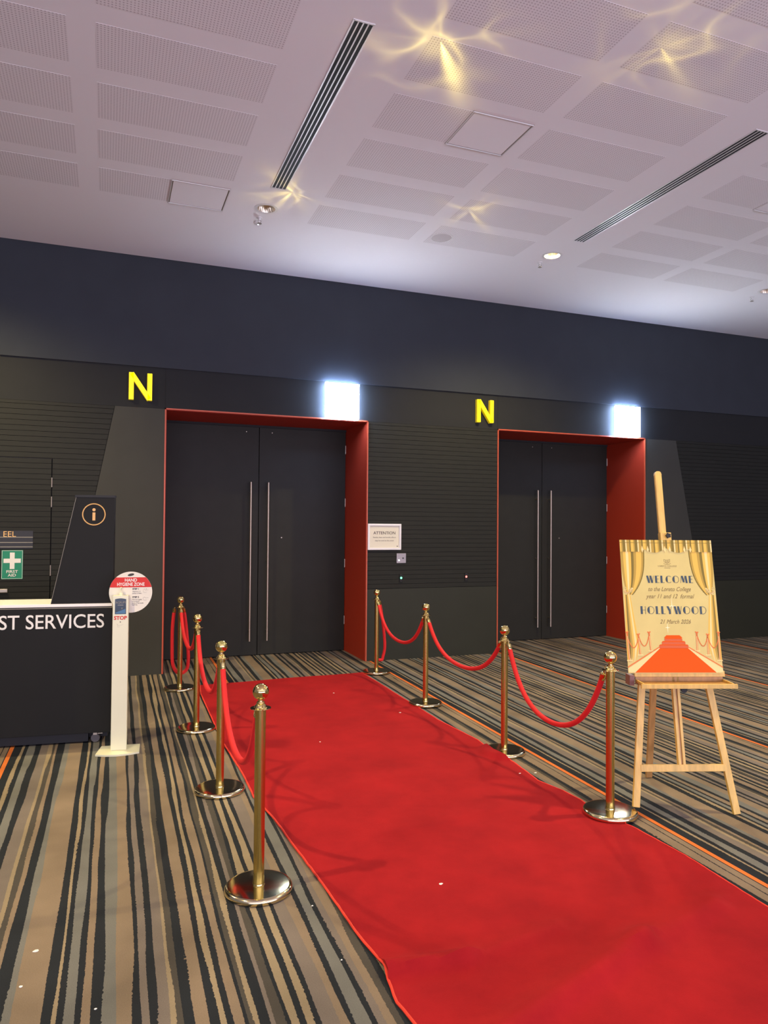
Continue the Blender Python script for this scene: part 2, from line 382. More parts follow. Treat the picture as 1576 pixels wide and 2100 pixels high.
# ------------------------------------------------------------------ double doors in deep red reveals
def double_door(idx, x0, x1):
    root = bpy.data.objects.new('door_%d' % idx, None); COL.objects.link(root); root.location = ((x0 + x1) / 2, 0, 0); struct(root)
    w = (x1 - x0) / 2
    b = MB()
    b.box(-w, -w + .012, 0, DEP + .07, 0, ZF); b.box(w - .012, w, 0, DEP + .07, 0, ZF); b.box(-w, w, 0, DEP + .07, ZF - .012, ZF)
    tag(b.build('door_frame', M['reveal'], root), 'dark red lining of the deep reveal')
    b = MB()
    b.box(-w - .008, -w + .006, -.014, .002, 0, ZF + .008); b.box(w - .006, w + .008, -.014, .002, 0, ZF + .008); b.box(-w - .008, w + .008, -.014, .002, ZF - .006, ZF + .008)
    tag(b.build('edge_trim', M['trim'], root), 'thin lit-toned red edge strip')
    mid = 1.81 - 1.79 if idx == 1 else 6.015 - 5.995
    for s in (-1, 1):
        b = MB()
        a, c = (-w + .016, mid - .004) if s < 0 else (mid + .004, w - .016)
        b.box(a, c, DEP, DEP + .05, .008, ZF - .04, bev=.002)
        leaf = b.build('door_leaf', M['door'], root)
        b = MB(); hx = mid + s * .111
        b.tube([(hx, DEP - .07, .19), (hx, DEP - .07, 2.19)], .0125, 12)
        for hz in (.32, 1.19, 2.06): b.tube([(hx, DEP - .07, hz), (hx, DEP + .001, hz)], .007, 8)
        b.build('handle', M['steel'], leaf, True)
        b = MB(); b.tube([(mid + s * .165, DEP - .004, 2.83), (mid + s * .165, DEP + .001, 2.83)], .006, 10)
        b.build('bolt_head', M['steel'], leaf)
        b = MB()
        for hz in (.35, 1.1, 1.9, 2.6):
            e = -w + .017 if s < 0 else w - .017
            b.tube([(e, DEP - .006, hz), (e, DEP - .006, hz + .11)], .006, 8)
        b.build('hinge', M['steel'], leaf)
    b = MB(); b.tube([(mid + .30, DEP - .004, 1.49), (mid + .30, DEP + .001, 1.49)], .008, 10); b.build('lock_cylinder', M['steel'], root)
    b = MB(); b.box(-w + .012, w - .012, DEP - .012, DEP + .05, ZF - .04, ZF - .012); b.build('head_stop', M['wall_band'], root)
double_door(1, *D1); double_door(2, *D2)

# flush service door, left
root = bpy.data.objects.new('door_3', None); COL.objects.link(root); root.location = (DOORL[0], 0, 0); struct(root)
b = MB(); wd = DOORL[1] - DOORL[0]
z = .0
b.box(0.004, wd - .006, -.002, .02, 0.01, .878)
z = 0.88
while z < DOORL[2] - .02:
    b.box(0.004, wd - .006, -.003, .02, z, min(z + P - .004, DOORL[2] - .006)); z += P
b.build('door_leaf', M['ribbed'], root)
for za, zb_ in ((2.03, 2.13), (1.82, 1.93), (1.10, 1.21)):
    b = MB(); b.tube([(wd, -.006, za), (wd, -.006, zb_)], .006, 8); b.build('hinge', M['steel'], root)
b = MB(); b.box(.39, .565, -.045, -.025, .935, .975, bev=.006); b.box(.40, .42, -.03, -.002, .94, .97); b.build('lever_handle', M['steel'], root)
b = MB(); b.box(0.0, wd, -.0035, .001, DOORL[2] - .004, DOORL[2]); b.build('top_gap', M['black'], root)

# ------------------------------------------------------------------ ceiling fittings
def diffuser(x, y0, y1, label):
    t = thing('linear_diffuser', label, 'air vent', (x, (y0 + y1) / 2, ZC)); h = (y1 - y0) / 2; w = .063
    b = MB(); b.box(-w, w, -h, h, -.003, -.0005); b.build('slot_backing', M['slot'], t)
    b = MB()
    for s in (-1, 1):
        b.box(s * w - .005, s * w + .005, -h - .006, h + .006, -.006, -.0005); b.box(-w, w, s * h - .005, s * h + .005, -.006, -.0005)
    b.build('frame', M['alu'], t)
    for k in (-1, 0, 1):
        b = MB(); b.box(k * .031 - .0045, k * .031 + .0035, -h, h, -.006, -.003); b.build('blade', M['alu'], t)
diffuser(1.365, -4.44, -2.18, 'long white slotted air vent nearer the left, above the red carpet')
diffuser(4.49, -4.42, -2.17, 'long white slotted air vent at the right, above the second doors')
def hatch(x, y, label):
    t = thing('access_hatch', label, 'ceiling hatch', (x, y, ZC)); w = .245
    b = MB(); b.box(-w - .005, w + .005, -w * .95 - .005, w * .95 + .005, -.0022, -.0004); b.build('shadow_gap', M['olive_gap'], t)
    b = MB(); b.box(-w + .012, w - .012, -w * .95 + .012, w * .95 - .012, -.005, -.0022, bev=.001); b.build('hatch_panel', M['ceiling'], t)
    b = MB()
    for s in (-1, 1):
        b.box(s * w - .004, s * w + .004, -w * .95, w * .95, -.010, -.0022); b.box(-w, w, s * w * .95 - .004, s * w * .95 + .004, -.010, -.0022)
    b.build('frame', M['alu'], t)
hatch(0.73, -1.77, 'square ceiling hatch left of the unlit downlight')
hatch(2.635, -3.63, 'square white ceiling hatch between the two long vents')
hatch(5.77, -3.63, 'square ceiling hatch cut by the right edge of the photo')
DLAB = {(1.35, -1.73): 'unlit ceiling downlight with ribbed silvery reflector beyond the left vent', (4.47, -1.73): 'lit ceiling downlight glowing yellow beyond the right vent',
        (7.59, -1.73): 'unlit ceiling downlight cut by the right edge of the photo'}
for (x, y, on) in DL:
    grp = 'downlights outside the photo' if y < -5 or x < 0 else None
    if grp: lab = 'recessed ceiling downlight outside the photo'
    else: lab = DLAB[(x, y)]
    t = thing('downlight', lab, 'ceiling light', (x, y, ZC), 0, grp)
    b = MB(); b.lathe([(DR - .004, .0), (DR - .004, -.003), (DR + .022, -.003), (DR + .022, -.0003)], 40); b.build('trim_ring', M['alu'], t, True)
    b = MB(); n = 48; rg = []
    for q_, (r0, zz) in enumerate(((DR - .003, -.001), (DR - .012, .03), (DR - .03, .07), (.035, .10))):
        rg.append([b.bm.verts.new(((r0 * (1 - (.07 if q_ else 0) * (k % 2))) * math.cos(2 * math.pi * k / n), (r0 * (1 - (.07 if q_ else 0) * (k % 2))) * math.sin(2 * math.pi * k / n), zz)) for k in range(n)])
    for A, B in zip(rg, rg[1:]):
        for k in range(n): b.bm.faces.new((A[k], A[(k + 1) % n], B[(k + 1) % n], B[k]))
    b.build('reflector', M['chrome'], t)
    b = MB(); b.lathe([(0, .098), (.036, .098)], 24)
    b.build('lamp_lens', M['lit'] if on else M['wood_shade'], t)
    if on:
        b = MB(); b.lathe([(DR - .006, .004), (DR - .020, .022)], 40); b.build('glow_ring', M['ring'], t, True)
# round ceiling speaker
t = thing('ceiling_speaker', 'round flat grey speaker grille in the ceiling', 'speaker', (3.15, -1.73, ZC))
b = MB(); b.lathe([(.118, -.0003), (.118, -.004), (.108, -.007), (.102, -.004)], 48); b.build('trim_ring', M['alu'], t, True)
b = MB(); b.lathe([(.104, -.003), (.07, -.009), (0, -.011)], 48); b.build('grille', mat('speaker mesh', (0.55, 0.51, 0.51), 0.8, bump=0.6, bscale=300), t, True)
def sprinkler(x, y, label):
    t = thing('sprinkler_head', label, 'sprinkler', (x, y, ZC))
    b = MB(); b.lathe([(.028, -.0003), (.026, -.006), (.010, -.010), (.008, -.028), (0, -.028)], 20); b.build('escutcheon', M['alu'], t, True)
    b = MB()
    for s in (-1, 1): b.tube([(s * .008, 0, -.02), (s * .016, 0, -.035), (s * .004, 0, -.052)], .003, 6)
    b.lathe([(0, -.052), (.022, -.054), (.022, -.056), (0, -.057)], 16); b.build('deflector', M['grey_ink'], t, True)
sprinkler(1.33, -1.51, 'small sprinkler head beside the unlit downlight at left')
sprinkler(4.46, -1.51, 'small sprinkler head beside the lit downlight')
sprinkler(7.61, -1.48, 'small sprinkler head near the right edge of the ceiling')
t = thing('smoke_detector', 'small round detector cap on the ceiling beside the left sprinkler', 'detector', (1.34, -1.39, ZC))
b = MB(); b.lathe([(.042, -.0003), (.040, -.010), (.022, -.016), (0, -.018)], 28); b.build('cap', M['alu'], t, True)
b = MB(); b.lathe([(0, -.024), (.006, -.022), (.006, -.016)], 10); b.build('indicator', M['led_w'], t, True)

# ------------------------------------------------------------------ wall signs
def letter_n(x, label):
    t = thing('illuminated_letter', label, 'sign', (x, 0, 2.995)); w, h, s = .235, .315, .044
    def shape(b, k, y0, y1):
        s2 = s / 2
        for a, c in (((s2, s2 * .6), (s2, h - s2 * .6)), ((w - s2, s2 * .6), (w - s2, h - s2 * .6)), ((s2 + .004, h - s2), (w - s2 - .004, s2))):
            A = Vector((a[0], a[1])); C_ = Vector((c[0], c[1])); d = (C_ - A).normalized(); n = Vector((-d.y, d.x)) * (s2 + k); e = d * k
            pts = [A - e + n, C_ + e + n, C_ + e - n, A - e - n]
            b.prism([(p.x, p.y) for p in pts], 1, y0, y1)
    b = MB(); shape(b, .004, -.045, 0.0); b.build('casing', M['neon_case'], t)
    b = MB(); shape(b, 0, -.055, -.046); b.build('lit_face', M['neon'], t)
letter_n(.213, 'glowing yellow letter N on the wall above the left doors, upper left corner')
letter_n(4.47, 'smaller looking glowing yellow letter N between the two exit panels')
def exit_panel(x, label):
    t = thing('exit_sign', label, 'sign', (x, 0, 2.94)); w = .425
    b = MB(); b.box(.05, w - .05, -.05, 0, .05, .37); b.build('mounting_box', M['wall_band'], t)
    b = MB(); b.box(0, w, -.075, -.05, 0, .42, bev=.003); b.build('glow_edge_case', M['exit_edge'], t)
    b = MB(); b.box(.006, w - .006, -.079, -.0752, .006, .414); b.build('lit_face', M['exit'], t)
    b = MB()
    for (a, c, r) in ((.20, .235, .006), (.215, .205, .004), (.225, .245, .004), (.19, .215, .004), (.232, .215, .005)):
        b.lathe([(0, 0), (r, 0)], 8, mx=Matrix.Translation((a, -.0795, c)) @ Matrix.Rotation(R(90), 4, 'X'))
    b.build('faint_marks', M['grey_ink'], t)
exit_panel(2.42, 'glaring white exit panel above the right corner of the left doors')
exit_panel(6.63, 'glaring white exit panel above the right corner of the right doors')

# attention notice
t = thing('framed_notice', 'white framed paper notice headed ATTENTION on the ribbed wall', 'notice', (2.99, -.004, 1.355))
b = MB(); w, h = .44, .322
b.box(.02, w - .02, -.008, 0, .02, h - .02); b.build('paper', M['paper'], t)
b = MB()
for (x0, x1, z0, z1) in ((0, w, 0, .026), (0, w, h - .026, h), (0, .026, .02, h - .02), (w - .026, w, .02, h - .02)): b.box(x0, x1, -.02, 0, z0, z1, bev=.004)
b.build('snap_frame', M['alu'], t)
text('lettering', 'ATTENTION', .052, M['ink'], t, wall_mx(w / 2, -.009, .192))
text('lettering', 'Smoke, haze and strobe effects', .024, M['grey_ink'], t, wall_mx(w / 2, -.009, .148))
text('lettering', 'may be used at this event', .024, M['grey_ink'], t, wall_mx(w / 2, -.009, .108))
b = MB(); b.lathe([(0, 0), (.007, 0)], 10, mx=Matrix.Translation((w - .05, -.0085, .045)) @ Matrix.Rotation(R(90), 4, 'X')); b.build('tiny_emblem', M['ink'], t)
t = thing('wall_switch', 'small square metal switch plate under the attention notice', 'switch', (3.375, -.003, 1.19))
b = MB(); b.box(0, .125, -.008, 0, 0, .122, bev=.002); b.build('plate', mat('dull metal plate', (0.30, 0.27, 0.27), 0.4, 0.6), t)
b = MB(); b.lathe([(.009, 0), (.009, .004), (0, .005)], 14, mx=Matrix.Translation((.03, -.008, .036)) @ Matrix.Rotation(R(90), 4, 'X')); b.build('lit_button', M['led_w'], t)
b = MB(); b.lathe([(.009, 0), (.009, .004), (0, .005)], 14, mx=Matrix.Translation((.085, -.008, .062)) @ Matrix.Rotation(R(90), 4, 'X')); b.build('key_switch', M['black'], t)
for x, m_, lab in ((3.435, 'led_g', 'small black wall button lit green below the switch plate'), (4.34, 'led_r', 'small black wall button lit red near the right door frame')):
    t = thing('indicator_button', lab, 'indicator', (x, -.003, .955))
    b = MB(); b.box(-.02, .02, -.014, 0, 0, .10, bev=.006); b.build('housing', M['black'], t)
    b = MB(); b.lathe([(.013, 0), (.011, .005), (0, .007)], 16, mx=Matrix.Translation((0, -.014, .052)) @ Matrix.Rotation(R(90), 4, 'X')); b.build('lens', M[m_], t, True)

# plaque and first aid sign on the left door
t = thing('door_plaque', 'black door plaque with gold letters and three pale lines', 'sign', (-1.32, -.004, 1.385))
b = MB(); b.box(0, .61, -.004, 0, 0, .185); b.build('plate', mat('plaque black', (.012, .012, .014), .5), t)
b = MB()
for z in (.115, .06, .015): b.box(0, .61, -.0055, -.004, z, z + .007)
b.build('rule_lines', M['grey_ink'], t)
text('lettering', 'EEL', .083, M['gold_ink'], t, wall_mx(.452, -.005, .122), align='RIGHT')
t = thing('first_aid_sign', 'green first aid sign with a white cross on the dark door', 'sign', (-1.0, -.004, 1.07))
b = MB(); b.box(0, .2, -.004, 0, 0, .30); b.build('plate', M['green'], t)
b = MB()
b.prism([(.078, .105), (.122, .105), (.122, .168), (.18, .168), (.18, .212), (.122, .212), (.122, .275), (.078, .275), (.078, .212), (.02, .212), (.02, .168), (.078, .168)], 1, -.0055, -.004)
b.build('cross', M['letter_white'], t)
b = MB()
for (x0, x1, z0, z1) in ((.004, .196, .004, .007), (.004, .196, .293, .296), (.004, .007, .004, .296), (.193, .196, .004, .296)): b.box(x0, x1, -.005, -.004, z0, z1)
b.build('border_line', M['letter_white'], t)
text('lettering', 'FIRST', .040, M['letter_white'], t, wall_mx(.1, -.006, .065), bold=.0006, xs=1.15)
text('lettering', 'AID', .040, M['letter_white'], t, wall_mx(.1, -.006, .028), bold=.0006, xs=1.15)

# ------------------------------------------------------------------ guest services desk
DA = math.atan(-.1125)
t = thing('service_desk', 'charcoal mobile service counter with white top and white lettering', 'desk', (.05, -2.53, 0), DA)
b = MB(); b.box(-1.25, 0, 0, .40, .085, 1.018, bev=.003); b.build('body', M['desk'], t)
b = MB(); b.box(-1.2, -.16, .05, .37, .012, .085); b.box(-.16, -.03, .10, .30, .03, .085); tag(b.build('shade_box', M['black'], t), 'black box added for the shade underneath')  # box added to darken the space under the desk
b = MB(); b.box(-1.25, .002, -.004, .40, 1.029, 1.052, bev=.003); tag(b.build('worktop', M['desk_white'], t), 'white worktop')
b = MB(); b.box(-1.25, .001, -.003, .40, 1.018, 1.0225); b.build('edge_strip', M['grey_ink'], t)
b = MB(); b.box(-1.2, -.004, .01, .39, 1.0225, 1.029); b.build('shadow_gap', M['black'], t)
text('lettering', 'GUEST SERVICES', .146, M['letter_white'], t, wall_mx(-.050, -.002, .872), align='RIGHT', bold=.0008, extrude=.002, xs=.92)
for cx_ in (-1.13, -.11):
    for cy_ in (.06, .33):
        b = MB(); b.lathe([(0, -.012), (.030, -.012), (.034, -.006), (.034, .006), (.030, .012), (0, .012)], 20, mx=Matrix.Translation((cx_, cy_, .034)) @ Matrix.Rotation(R(90), 4, 'X'))
        wheel = b.build('castor', M['clear'], t, True)
        b = MB(); b.box(cx_ - .014, cx_ + .014, cy_ - .02, cy_ + .02, .06, .086); b.box(cx_ - .012, cx_ + .05, cy_ - .003, cy_ + .003, .062, .068); b.build('bracket', M['steel'], wheel)
# information tower stands on the counter
t = thing('information_tower', 'slant sided dark information panel standing on the service counter', 'sign', (.05, -2.53, 1.052), DA)
b = MB(); b.prism([(-.426, 0), (.005, 0), (.007, .795), (-.262, .795)], 1, .0, .10); b.build('panel', M['desk'], t)
b = MB(); b.prism([(-.272, .795), (.010, .795), (.010, .812), (-.268, .812)], 1, -.006, .106); b.build('top_cap', M['black'], t)
b = MB(); b.prism([(-.4285, 0), (-.426, 0), (-.262, .795), (-.2645, .795)], 1, -.001, .10); b.build('edge_strip', M['grey_ink'], t)
b = MB(); pts = [(-.137 + .079 * math.cos(a * R(7.5)), -.003, .667 + .079 * math.sin(a * R(7.5))) for a in range(48)]
b.tube(pts, .0045, 6, closed=True)
b.lathe([(0, 0), (.0115, 0)], 18, mx=Matrix.Translation((-.137, -.004, .702)) @ Matrix.Rotation(R(90), 4, 'X'))
b.lathe([(.0115, 0), (.0115, -.004)], 18, mx=Matrix.Translation((-.137, -.004, .702)) @ Matrix.Rotation(R(90), 4, 'X'))
b.box(-.147, -.127, -.004, 0, .622, .682); b.build('information_symbol', M['gold_ink'], t)

# ------------------------------------------------------------------ hand sanitiser stand
t = thing('sanitiser_stand', 'white hand sanitiser stand with a round hygiene sign beside the counter', 'dispenser', (.11, -2.74, 0), R(-6))
b = MB()
fp = [(-.150, -.10), (-.08, -.128), (.0, -.138), (.07, -.128), (.148, -.10), (.140, .10), (-.13, .10)]
b.prism(fp, 2, 0.0, .012); b.build('base_plate', M['white'], t)
b = MB(); b.box(-.054, .054, -.03, .03, .012, 1.128, bev=.003); post = b.build('post', M['white'], t)
b = MB()
arc = [(-.038, 0), (.038, 0), (.038, .108)] + [(.038 - .076 * k / 8, .108 + .006 * math.sin(math.pi * k / 8)) for k in range(1, 8)] + [(-.038, .108)]
b.prism(arc, 1, -.0325, -.0305, mx=Matrix.Translation((0, 0, .995))); win = b.build('bottle_window', M['blue_dark'], t)
b = MB()
b.prism([(-.034, .004), (.034, .004), (.034, .038), (-.0, .024), (-.034, .012)], 1, -.0345, -.0328, mx=Matrix.Translation((0, 0, .995))); b.build('label_wave', M['blue_mid'], win)
text('lettering', 'AQIUM', .022, M['grey_ink'], win, Matrix.Translation((0, -.034, 1.072)) @ Matrix.Rotation(R(90), 4, 'X'))
b = MB(); b.box(-.02, .02, -.0338, -.0326, 1.058, 1.062); b.box(.008, .012, -.0338, -.0326, 1.03, 1.042); b.build('label_lines', M['grey_ink'], win)
b = MB(); b.lathe([(.014, 0), (.014, .012), (.006, .018), (.0055, .048), (.009, .05), (.009, .058), (0, .06)], 18, c=(0, 0, 1.128)); b.box(-.004, .004, -.035, .0, 1.176, 1.184); b.build('pump_nozzle', M['white'], t, True)
text('lettering', 'STOP', .037, M['red_ink'], t, wall_mx(0, -.0312, .955), bold=.001)
b = MB(); b.lathe([(0, 0), (.004, 0)], 8, mx=Matrix.Translation((0, -.0312, .938)) @ Matrix.Rotation(R(90), 4, 'X'))
b.build('drop_mark', M['ink'], t)
b = MB(); b.tube([(-.022, -.031, .925), (-.012, -.031, .912), (.01, -.031, .916), (.022, -.031, .922)], .0008, 4); b.tube([(-.022, -.031, .925), (-.016, -.031, .900), (-.004, -.031, .903)], .0008, 4); b.build('hand_outline', mat('pale grey print', (.5, .48, .42), .7), t)
DX, DZ, DRD = .064, 1.147, .151
b = MB()
b.lathe([(0, 0), (DRD, 0), (DRD, .004), (0, .004)], 64, mx=Matrix.Translation((DX, .038, DZ)) @ Matrix.Rotation(R(90), 4, 'X')); disc = b.build('round_sign', M['paper'], t)
b = MB(); pts = []
zt, zb_ = .109, .036
for k in range(13):
    zz = zt + (zb_ - zt) * k / 12; pts.append((math.sqrt(DRD ** 2 - zz ** 2) - .0005, zz))
for k in range(13):
    zz = zb_ + (zt - zb_) * k / 12; pts.append((-math.sqrt(DRD ** 2 - zz ** 2) + .0005, zz))
b.prism([(DX + p[0], DZ + p[1]) for p in pts], 1, .0325, .0338); b.build('red_band', M['red_ink'], disc)
text('lettering', 'HAND', .033, M['letter_white'], disc, wall_mx(DX, .032, DZ + .078), bold=.0007, xs=.9)
text('lettering', 'HYGIENE ZONE', .033, M['letter_white'], disc, wall_mx(DX, .032, DZ + .047), bold=.0007, xs=.82)
b = MB(); b.lathe([(0, 0), (.023, 0)], 24, mx=Matrix.Translation((DX, .0332, DZ + .128)) @ Matrix.Rotation(R(-12), 4, 'Y') @ Matrix.Diagonal((1, 1, .4, 1)) @ Matrix.Rotation(R(90), 4, 'X')); b.build('oval_logo', M['ink'], disc)
for s_, z0 in (('STEP 1', .018), ('STEP 2', -.042)):
    text('lettering', s_, .016, M['ink'], disc, wall_mx(DX + .012, .033, DZ + z0), align='LEFT', bold=.0005)
for s_, z0 in (('Dispense 1-2', .001), ('pumps of foam', -.012), ('Rub thoroughly', -.058), ('covering all', -.071), ('parts of the hands', -.084), ('until dry', -.097)):
    text('lettering', s_, .0125, M['grey_ink'], disc, wall_mx(DX + .012, .033, DZ + z0), align='LEFT', xs=.85)
b = MB()
for z0 in (.002, -.055):
    b.tube([(DX + .086, .033, DZ + z0 + .012), (DX + .096, .033, DZ + z0 + .02), (DX + .105, .033, DZ + z0 + .010), (DX + .125, .033, DZ + z0 + .014)], .0008, 4)
    b.tube([(DX + .086, .033, DZ + z0 + .008), (DX + .093, .033, DZ + z0 - .006), (DX + .112, .033, DZ + z0 - .004)], .0008, 4)
b.lathe([(0, 0), (.003, 0)], 8, mx=Matrix.Translation((DX + .11, .033, DZ + .022)) @ Matrix.Rotation(R(90), 4, 'X'))
b.build('hand_outline', M['grey_ink'], disc)

# ------------------------------------------------------------------ red carpet runner
LE = [(-.66, .93), (-1.15, .885), (-2.75, .85), (-3.57, .87), (-4.01, .86), (-4.34, .905), (-4.71, .925), (-5.08, .95), (-5.41, .965), (-5.64, .975), (-5.82, .995), (-5.89, .985), (-6.05, .965), (-6.16, .98), (-6.6, .98), (-9.5, 1.0)]
RE = [(-.66, 2.70), (-1.2, 2.69), (-2.12, 2.67), (-2.76, 2.66), (-3.4, 2.70), (-3.72, 2.655), (-3.95, 2.69), (-4.33, 2.64), (-4.55, 2.69), (-4.72, 2.70), (-4.90, 2.66), (-5.14, 2.73), (-5.49, 2.74), (-6.02, 2.71), (-9.5, 2.70)]
def lerp(T, y):
    for (a, xa), (c, xc) in zip(T, T[1:]):
        if a >= y >= c:
            u = (a - y) / (a - c); return xa + (xc - xa) * u
    return T[-1][1]
def seg_d(px, py, a, c):
    ax, ay = a; bx, by = c; dx, dy = bx - ax, by - ay; t = max(0, min(1, ((px - ax) * dx + (py - ay) * dy) / (dx * dx + dy * dy)))
    sd = ((px - ax) * dy - (py - ay) * dx) / math.hypot(dx, dy)
    return math.hypot(px - ax - t * dx, py - ay - t * dy), t, sd
RIDGES = [((.9, -5.87), (1.30, -5.93), .038, .034), ((1.30, -5.93), (1.75, -5.86), .018, .045), ((1.15, -6.36), (2.0, -6.08), .046, .055), ((2.0, -6.08), (2.5, -5.94), .028, .06), ((1.0, -5.87), (1.9, -5.62), .005, .08), ((1.0, -4.1), (2.0, -3.9), .004, .1), ((1.5, -4.75), (2.6, -4.55), .004, .09), ((1.7, -5.35), (2.7, -5.1), .004, .08)]
def height(x, y):
    h = .007
    for a, c, H, wd in RIDGES:
        d, t, sd = seg_d(x, y, a, c)
        wl = wd * (1.6 if sd < 0 else .8)
        h += H * math.exp(-(d / wl) ** 2)
    h += .0025 * math.sin(x * 5.1 + y * 2.3) * math.sin(y * 3.7 - x) + .0025
    # the runner laps over the foot of one stanchion
    d = math.hypot(x - 2.743, y + 3.719)
    if d < .21: h = max(h, .034 * (1 if d < .158 else max(0, 1 - (d - .158) / .052)) + .004)
    return h
b = MB(); NX, NY = 90, 420; grid = []
ysl = [-.66 - (8.84) * (j / NY) for j in range(NY + 1)]
rj = random.Random(3)
for y in ysl:
    jl, jr = rj.uniform(-.004, .004), rj.uniform(-.004, .004)
    xa, xb = lerp(LE, y) + jl, lerp(RE, y) + jr; row = []
    for i in range(NX + 1):
        u = i / NX; x = xa + (xb - xa) * u
        yy = y - .10 * 0
        if y > -.9: yy = y - (1 - u) * .09 * (y + .9) / .24
        row.append(b.bm.verts.new((x, yy, height(x, yy))))
    grid.append(row)
for A, B in zip(grid, grid[1:]):
    for i in range(NX): b.bm.faces.new((A[i], A[i + 1], B[i + 1], B[i]))
# turned down edges
def skirt(vs):
    low = [b.bm.verts.new((v.co.x, v.co.y, max(.0008, v.co.z - .012))) for v in vs]
    for i in range(len(vs) - 1): b.bm.faces.new((vs[i], vs[i + 1], low[i + 1], low[i]))
skirt([g[0] for g in grid]); skirt([g[-1] for g in grid]); skirt(grid[0])
rc = b.build('red_carpet', M['red'], None, True)
tag(rc, 'long bright red carpet runner laid over the striped floor carpet', 'carpet')
for nm, e, off in (('edge_binding', 0, -.002), ('edge_binding', NX, .002)):
    b = MB(); pts = []
    for k in range(0, NY + 1, 2):
        y = ysl[k]; x = (lerp(LE, y) if e == 0 else lerp(RE, y)) + off; yy = y - (1 if e == 0 else 0) * (.09 * (y + .9) / .24 if y > -.9 else 0)
        pts.append((x + rj.uniform(-.0015, .0015), yy, height(x, yy) * .55 + .0005 + rj.uniform(0, .001)))
    b.tube(pts, .0055, 6)
    o = b.build(nm, mat('orange red binding', (0.75, 0.045, 0.022), 0.9), rc, True); tag(o, 'brighter orange red bound edge')

# ------------------------------------------------------------------ stanchions
def make_stanchion(label):
    t = thing('brass_stanchion', label, 'stanchion', (0, 0, 0), 0, 'brass rope stanchions along the red carpet')
    b = MB(); b.lathe([(0, .0), (.146, .0), (.1515, .004), (.153, .012), (.151, .021), (.145, .0265), (.135, .028), (.05, .0295), (0, .0295)], 72)
    base = b.build('base', M['brass_base'], t, True)
    b = MB(); b.lathe([(.0275, .0285), (.0275, .034), (.0262, .036), (.0262, .036)], 32); b.build('collar', M['brass'], base, True)
    b = MB(); b.lathe([(0, .029), (.0245, .029), (.0245, .8165), (0, .8165)], 40); b.build('pole', M['brass_pole'], t, True)
    b = MB(); b.lathe([(0, .8165), (.028, .8165), (.045, .8175), (.0475, .8195), (.0465, .8215), (.030, .8225), (.027, .826), (.0265, .830), (.022, .836), (.0175, .840), (.019, .844), (.0175, .848), (.0125, .851), (.0115, .856), (.013, .860), (0, .860)], 40)
    fl = b.build('rope_collar', M['brass'], t, True)
    b = MB(); pr = [(.037 * math.sin(math.pi * (1 - k / 20)), .893 - .037 * math.cos(math.pi * k / 20)) for k in range(21)]
    pr = [(max(0, r), z) for r, z in pr]; pr[0] = (0, .856); pr[-1] = (0, .930); b.lathe(pr, 40); b.build('ball_finial', M['brass'], t, True)
    for q in range(2):
        b = MB()
        a = q * math.pi + math.pi / 2; c = Vector((.040 * math.cos(a), .040 * math.sin(a), .826)); dr = Vector((math.cos(a), math.sin(a), 0))
        b.tube([c + dr * (.010 * math.cos(w_)) + Vector((0, 0, .010 * math.sin(w_))) for w_ in [R(30 * k) for k in range(12)]], .0022, 6, closed=True)
        b.build('rope_ring', M['brass'], fl, True)
    return t
SP = [(.668, -5.104), (.682, -3.799), (.701, -2.363), (.712, -.833), (2.853, -.723), (2.781, -2.227), (2.743, -3.719), (2.728, -4.937)]
SL = ['nearest brass stanchion on the left of the red carpet', 'second nearest brass stanchion on the left of the red carpet', 'third brass stanchion from the front on the left of the carpet',
      'farthest brass stanchion on the left, with a rope looped on itself', 'farthest brass stanchion on the right, with a looped rope by the red reveal', 'third brass stanchion from the front on the right of the carpet',
      'second nearest brass stanchion on the right, its foot lapped by red carpet', 'nearest brass stanchion on the right, beside the wooden easel']
s0 = make_stanchion(SL[0]); s0.location = (*SP[0], 0)
for k in range(1, 8):
    zz = .0105 if k in (7,) else (.008 if k in (4, 5) else 0)
    dup(s0, (*SP[k], zz), R((11 * k) % 7), SL[k])

